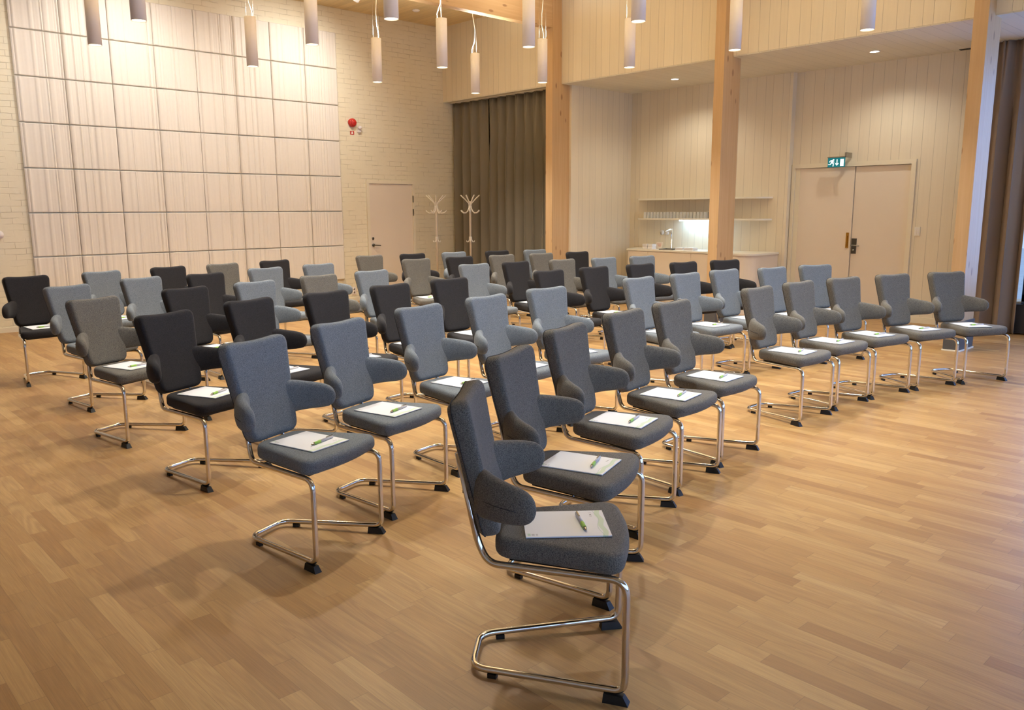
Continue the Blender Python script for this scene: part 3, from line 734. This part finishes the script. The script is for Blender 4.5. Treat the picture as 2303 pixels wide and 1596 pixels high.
# ------------------------------------------------------------------ the chair
def cushion(outline, nrm, R, T, face, back_, inner=3):
    """outline: list of 2D points (ccw); face(p,off) -> 3D; rings from back to front with rounded edge"""
    n = len(outline); cx = sum(p[0] for p in outline)/n; cy = sum(p[1] for p in outline)/n
    rings = []
    def ring(ins, off, sc=1.0):
        r_ = []
        for p, q in zip(outline, nrm):
            x = p[0]-q[0]*ins; y = p[1]-q[1]*ins
            x = cx+(x-cx)*sc; y = cy+(y-cy)*sc
            r_.append(face(x, y, off))
        return r_
    K = 4
    for sc in (.02, .5, .85): rings.append(ring(R*1.0, -T/2, sc))
    for k in range(K+1):
        a = PI/2*k/K; rings.append(ring(R*(1-math.sin(a)), -T/2+R*(1-math.cos(a))))
    for k in range(K+1):
        a = PI/2*k/K; rings.append(ring(R*(1-math.cos(a)), T/2-R*(1-math.sin(a))))
    for sc in (.93, .8, .6, .4, .2, .02): rings.append(ring(R*1.0, T/2, sc))
    return rings
def normals(pts):
    out = []; n = len(pts)
    for i in range(n):
        a = pts[i-1]; c = pts[(i+1) % n]; t_ = (Vector(c)-Vector(a)); t_.normalize(); out.append((t_.y, -t_.x))
    return out
def densify(pts, step):
    out = []; n = len(pts)
    for i in range(n):
        a, c = Vector(pts[i]), Vector(pts[(i+1) % n]); d_ = (c-a).length; k = max(1, int(d_/step))
        for j in range(k): out.append(tuple(a+(c-a)*j/k))
    return out
ZB0, ZB1 = .452, .872
def back_y(z): return -.197+(-.287+.197)*(z-.455)/(.87-.455)      # front face of the backrest
TB = .058
def back_pt(x, s_, off):
    z = s_; yc = back_y(z)-TB/2
    # shallow hollow across the width, lumbar swell up the height
    hol = .010*((x/.17)**2)-.004*math.sin(PI*(z-ZB0)/(ZB1-ZB0))
    dz = -off*.21
    return (x, yc+off+hol*(.5+off/TB), z+dz*-1)
def build_chair(fab):
    root = empty('cantilever_chair', (0, 0, 0))
    # backrest outline (x, height): counter-clockwise
    pl = rounded([(-.137, ZB0), (.137, ZB0), (.155, .61), (.186, ZB1+.004), (.0, ZB1-.010), (-.186, ZB1+.004), (-.155, .61)], [.05, .05, .12, .055, .15, .055, .12], 7)
    pl = densify([(p.x, p.y) for p in pl], .03); nr = normals(pl)
    bo = MB().rings(cushion(pl, nr, .019, TB, back_pt, None)).build('backrest', fab, root)
    seam = [Vector(back_pt(p[0]+q[0]*.0006, p[1]+q[1]*.0006, -TB/2+.0125)) for p, q in zip(pl, nr)]
    MB().tube(seam, .0013, 6, closed=True).build('seam', 'seam', bo)
    # arms: flared root inside the backrest edge, blunt rounded tip
    for s_ in (1, -1):
        rg = []; n = 26
        st = [(0, .0, .020, .070), (.10, .0, .024, .072), (.20, .0, .028, .0725), (.28, .0, .030, .072), (.36, 0, .0305, .0695), (.45, 0, .0305, .066), (.55, 0, .030, .063), (.66, 0, .0295, .0595), (.76, 0, .0285, .056),
              (.84, 0, .027, .052), (.90, 0, .0245, .0465), (.945, 0, .020, .038), (.975, 0, .014, .027), (.993, 0, .007, .013), (1.0, 0, .001, .002)]
        p0 = Vector((.095, -.266, .600)); p1 = Vector((.257, -.082, .592)); pm = Vector((.208, -.226, .600))
        for t_, _, a_, b_ in st:
            c0 = p0*(1-t_)**2+pm*2*t_*(1-t_)+p1*t_*t_; tg = ((pm-p0)*(1-t_)+(p1-pm)*t_).normalized()
            x = Vector((tg.y, -tg.x, 0)).normalized(); y = Vector((0, 0, 1))
            rg.append([tuple((s_*v[0], v[1], v[2])) for v in
                       [c0+x*a_*math.copysign(abs(math.cos(q))**.8, math.cos(q))+y*b_*math.copysign(abs(math.sin(q))**.9, math.sin(q)) for q in (2*PI*k/n for k in range(n))]])
        ar = MB().rings(rg).build('armrest', fab, root)
        sm = []
        for t_ in (.42, .5, .58, .66, .75, .84):
            c0 = p0*(1-t_)**2+pm*2*t_*(1-t_)+p1*t_*t_; tg = ((pm-p0)*(1-t_)+(p1-pm)*t_).normalized(); x = Vector((tg.y, -tg.x, 0)).normalized()
            v = c0+x*(.0304-.006*max(0, t_-.6)); sm.append((s_*v.x, v.y, v.z-.004))
        MB().tube(sm, .0011, 6).build('seam', 'seam', ar)
    # seat
    pl = rounded([(-.128, -.215), (.128, -.215), (.172, -.04), (.240, .16), (.0, .198), (-.240, .16), (-.172, -.04)], [.055, .055, .15, .065, .2, .065, .15], 7)
    pl = densify([(p.x, p.y) for p in pl], .03); nr = normals(pl); TS = .062
    def seat_pt(x, y, off):
        z = .421+off
        if off > 0: z += .004*(1-(x/.25)**2)-.010*max(0, (y-.08)/.12)**2
        z += .006*max(0, (y-.0)/.2)*0
        return (x, y, z)
    MB().rings(cushion(pl, nr, .021, TS, seat_pt, None)).build('seat', fab, root)
    MB().prism([(-.11, -.17), (.11, -.17), (.19, .13), (-.19, .13)], .380, .392).build('seat_plate', 'black', root)
    # cantilever tube
    T_ = (.098, -.320, .705); U = (.098, -.266, .43); B_ = (.120, -.232, .372); G = (.220, .172, .378); F = (.220, .172, .037); Rr = (.100, -.288, .022)
    half = [T_, U, B_, G, F, Rr]
    path = half+[(-x, y, z) for x, y, z in half[::-1]]
    MB().tube(fillet(path, [.05, .045, .05, .035, .05]+[.05, .035, .05, .045, .05], 7), .0112, 12).build('frame', 'chrome', root)
    MB().box(-.095, .095, -.310, -.298, .58, .66).build('back_bracket', 'black', root)
    for s_ in (1, -1):
        # front pad: wedge under the rail
        x0, y0 = .2165, .150; dx, dy = (.22-.10), (.172+.288); L = math.hypot(dx, dy); ux, uy = dx/L, dy/L
        vs = []
        for z, l0, l1, hw in ((0, -.040, .036, .016), (.026, -.038, .020, .0115)):
            for l, ww in ((l0, -hw), (l1, -hw), (l1, hw), (l0, hw)): vs.append((s_*(x0+ux*l+uy*ww), y0+uy*l-ux*ww, z))
        MB().add(vs, [(0, 3, 2, 1), (4, 5, 6, 7), (0, 1, 5, 4), (1, 2, 6, 5), (2, 3, 7, 6), (3, 0, 4, 7)]).build('foot_pad', 'black', root)
        x0, y0 = .100+dx*.14, -.288+dy*.14; vs = []
        for z, hl, hw in ((0, .014, .009), (.014, .014, .009)):
            for l, ww in ((-hl, -hw), (hl, -hw), (hl, hw), (-hl, hw)): vs.append((s_*(x0+ux*l+uy*ww), y0+uy*l-ux*ww, z))
        MB().add(vs, [(0, 3, 2, 1), (4, 5, 6, 7), (0, 1, 5, 4), (1, 2, 6, 5), (2, 3, 7, 6), (3, 0, 4, 7)]).build('rear_pad', 'black', root)
    return root
def build_pad():
    o = MB().box(-.1025, .1025, -.1275, .1275, 0, .0035).build('notepad', 'paper'); return o
def build_pen():
    r = empty('ballpoint_pen', (0, 0, 0))
    def lx(mb, prof, seg=14): mb.rings([[(x, rr*math.cos(2*PI*k/seg), .0062+rr*math.sin(2*PI*k/seg)) for k in range(seg)] for rr, x in prof]); return mb
    lx(MB(), [(.004, -.070), (.0050, -.068), (.0056, -.04), (.0060, .012)]).build('barrel', 'pen_clear', r)
    lx(MB(), [(.0061, .012), (.0064, .02), (.0058, .035), (.0062, .046), (.0054, .052)]).build('grip', 'pen_green', r)
    lx(MB(), [(.0053, .052), (.0044, .060), (.0020, .068), (.0008, .072)]).build('tip', 'pen_tip', r)
    MB().box(-.066, -.026, -.0018, .0018, .0125, .0145).box(-.068, -.062, -.0018, .0018, .010, .0145).build('clip', 'pen_tip', r)
    return r
PROTO = {k: build_chair(k) for k in ('taupe', 'blue', 'dark')}
PAD, PEN = build_pad(), build_pen()
#CHAIRS = [(row, column, colour, x, y, facing)]   column 1-5 far block counted from its outer end, 6-10 block beside the doors
CHAIRS = '''A 1 taupe 1.748 1.619 95.0
A 2 taupe 2.24 1.99 113.5
A 3 taupe 2.85 2.29 120.5
A 4 taupe 3.46 2.465 128.7
A 5 taupe 4.01 2.56 132.5
A 6 taupe 5.14 2.665 136
A 7 taupe 5.727 2.677 140.2
A 8 taupe 6.275 2.613 148.5
A 9 taupe 6.83 2.475 153.8
A 10 taupe 7.352 2.268 162.4
B 1 blue 1.647 2.975 116.3
B 2 blue 2.205 3.222 119.1
B 3 blue 2.845 3.46 126.5
B 4 blue 3.475 3.60 128.7
B 5 blue 4.085 3.705 138.5
B 6 blue 5.24 3.79 136.5
B 7 blue 5.85 3.78 139.7
B 8 blue 6.426 3.771 142.8
B 9 blue 6.955 3.605 146
B 10 blue 7.48 3.505 161
C 1 dark 1.73 4.195 115.5
C 2 dark 2.34 4.505 120.8
C 3 dark 2.90 4.585 127.3
C 4 dark 3.51 4.725 129.7
C 5 dark 4.125 4.825 136
C 6 dark 5.315 4.865 135.5
C 7 dark 5.92 4.875 140
C 8 dark 6.54 4.815 143
C 9 dark 7.065 4.675 145.8
C 10 dark 7.60 4.57 157
D 1 taupe 1.70 5.31 114.8
D 2 dark 2.365 5.595 123
D 3 blue 2.94 5.725 127.4
D 4 taupe 3.60 5.92 130.5
D 5 blue 4.215 6.045 131.5
D 6 blue 5.405 6.06 142.6
D 7 dark 5.98 6.015 137.3
D 8 taupe 6.59 5.935 141.5
D 9 blue 7.155 5.815 142.2
D 10 blue 7.68 5.70 148
E 1 blue 1.835 6.425 117
E 2 blue 2.48 6.795 121
E 3 dark 3.03 6.855 125.7
E 4 blue 3.71 7.13 132
E 5 blue 4.37 7.265 131.7
E 6 taupe 5.545 7.23 141.8
E 7 dark 6.155 7.21 144
E 8 taupe 6.76 7.13 144.4
E 9 taupe 7.365 7.035 142.6
E 10 dark 7.935 6.94 143.3
F 1 dark 1.78 7.68 130.8
F 2 blue 2.48 7.84 122
F 3 dark 3.13 8.005 127
F 4 taupe 3.725 8.085 127.5
F 5 dark 4.365 8.205 130.6
F 6 taupe 5.61 8.265 140.2
F 7 dark 6.205 8.19 141.3
F 8 blue 6.81 8.11 143
F 9 dark 7.44 7.975 146.3
F 10 blue 7.97 7.785 146.5'''
NOPAD = set()
rown = {'A': 'front', 'B': 'second', 'C': 'third', 'D': 'fourth', 'E': 'fifth', 'F': 'back'}
cname = {'taupe': 'taupe grey', 'blue': 'light blue-grey', 'dark': 'charcoal'}
first = {'taupe': True, 'blue': True, 'dark': True}; fpad = True
for ln in CHAIRS.split('\n'):
    rw, cl, colr, x, y, a = ln.split(); cl = int(cl); x, y, a = float(x), float(y), math.radians(float(a))
    o = PROTO[colr] if first[colr] else copy_tree(PROTO[colr]); first[colr] = False
    rz = (th-a)-PI/2
    o.location = (x*S, y*S, 0); o.rotation_euler = (0, 0, rz)
    pos = ordn[5-cl] if cl <= 5 else ordn[cl-6]
    blk = 'block away from the doors' if cl <= 5 else 'block beside the doors'
    tag(o, f'{cname[colr]} winged chair, {rown[rw]} row, {pos} from the aisle, {blk}', 'chair', 'winged cantilever chairs in six curved rows')
    if (rw, cl) in NOPAD: continue
    rnd = random.Random(ord(rw)*31+cl)
    ja = rnd.uniform(-.10, .06); jx, jy = rnd.uniform(-.012, .02), rnd.uniform(-.012, .012)
    if rw == 'A' and cl == 10: ja, jx, jy = -.2, .03, .03
    if rw == 'A' and cl == 1: ja, jx, jy = .13, .0, .002
    if rw == 'B' and cl == 1: ja, jx, jy = -.11, .002, -.006
    px, py = .008+jx, -.008+jy
    cs, sn = math.cos(rz), math.sin(rz)
    p = PAD if fpad else PAD.copy()
    if not fpad: COL.objects.link(p)
    p.location = ((x+px*cs-py*sn)*S, (y+px*sn+py*cs)*S, .4568*S); p.rotation_euler = (0, 0, rz+ja)
    tag(p, f'white notepad on {colr} chair, {rown[rw]} row, {pos} from aisle, {blk}', 'notepad', 'notepads on the chair seats')
    q = PEN if fpad else copy_tree(PEN)
    ex, ey = px-.01+rnd.uniform(-.01, .01), py+.052+rnd.uniform(-.008, .008)
    q.location = ((x+ex*cs-ey*sn)*S, (y+ex*sn+ey*cs)*S, (.4568+.0036)*S); q.rotation_euler = (0, 0, rz+ja+.05+rnd.uniform(-.12, .12))
    tag(q, f'green-grip pen on {colr} chair, {rown[rw]} row, {pos} from aisle, {blk}', 'pen', 'pens lying on the notepads')
    fpad = False
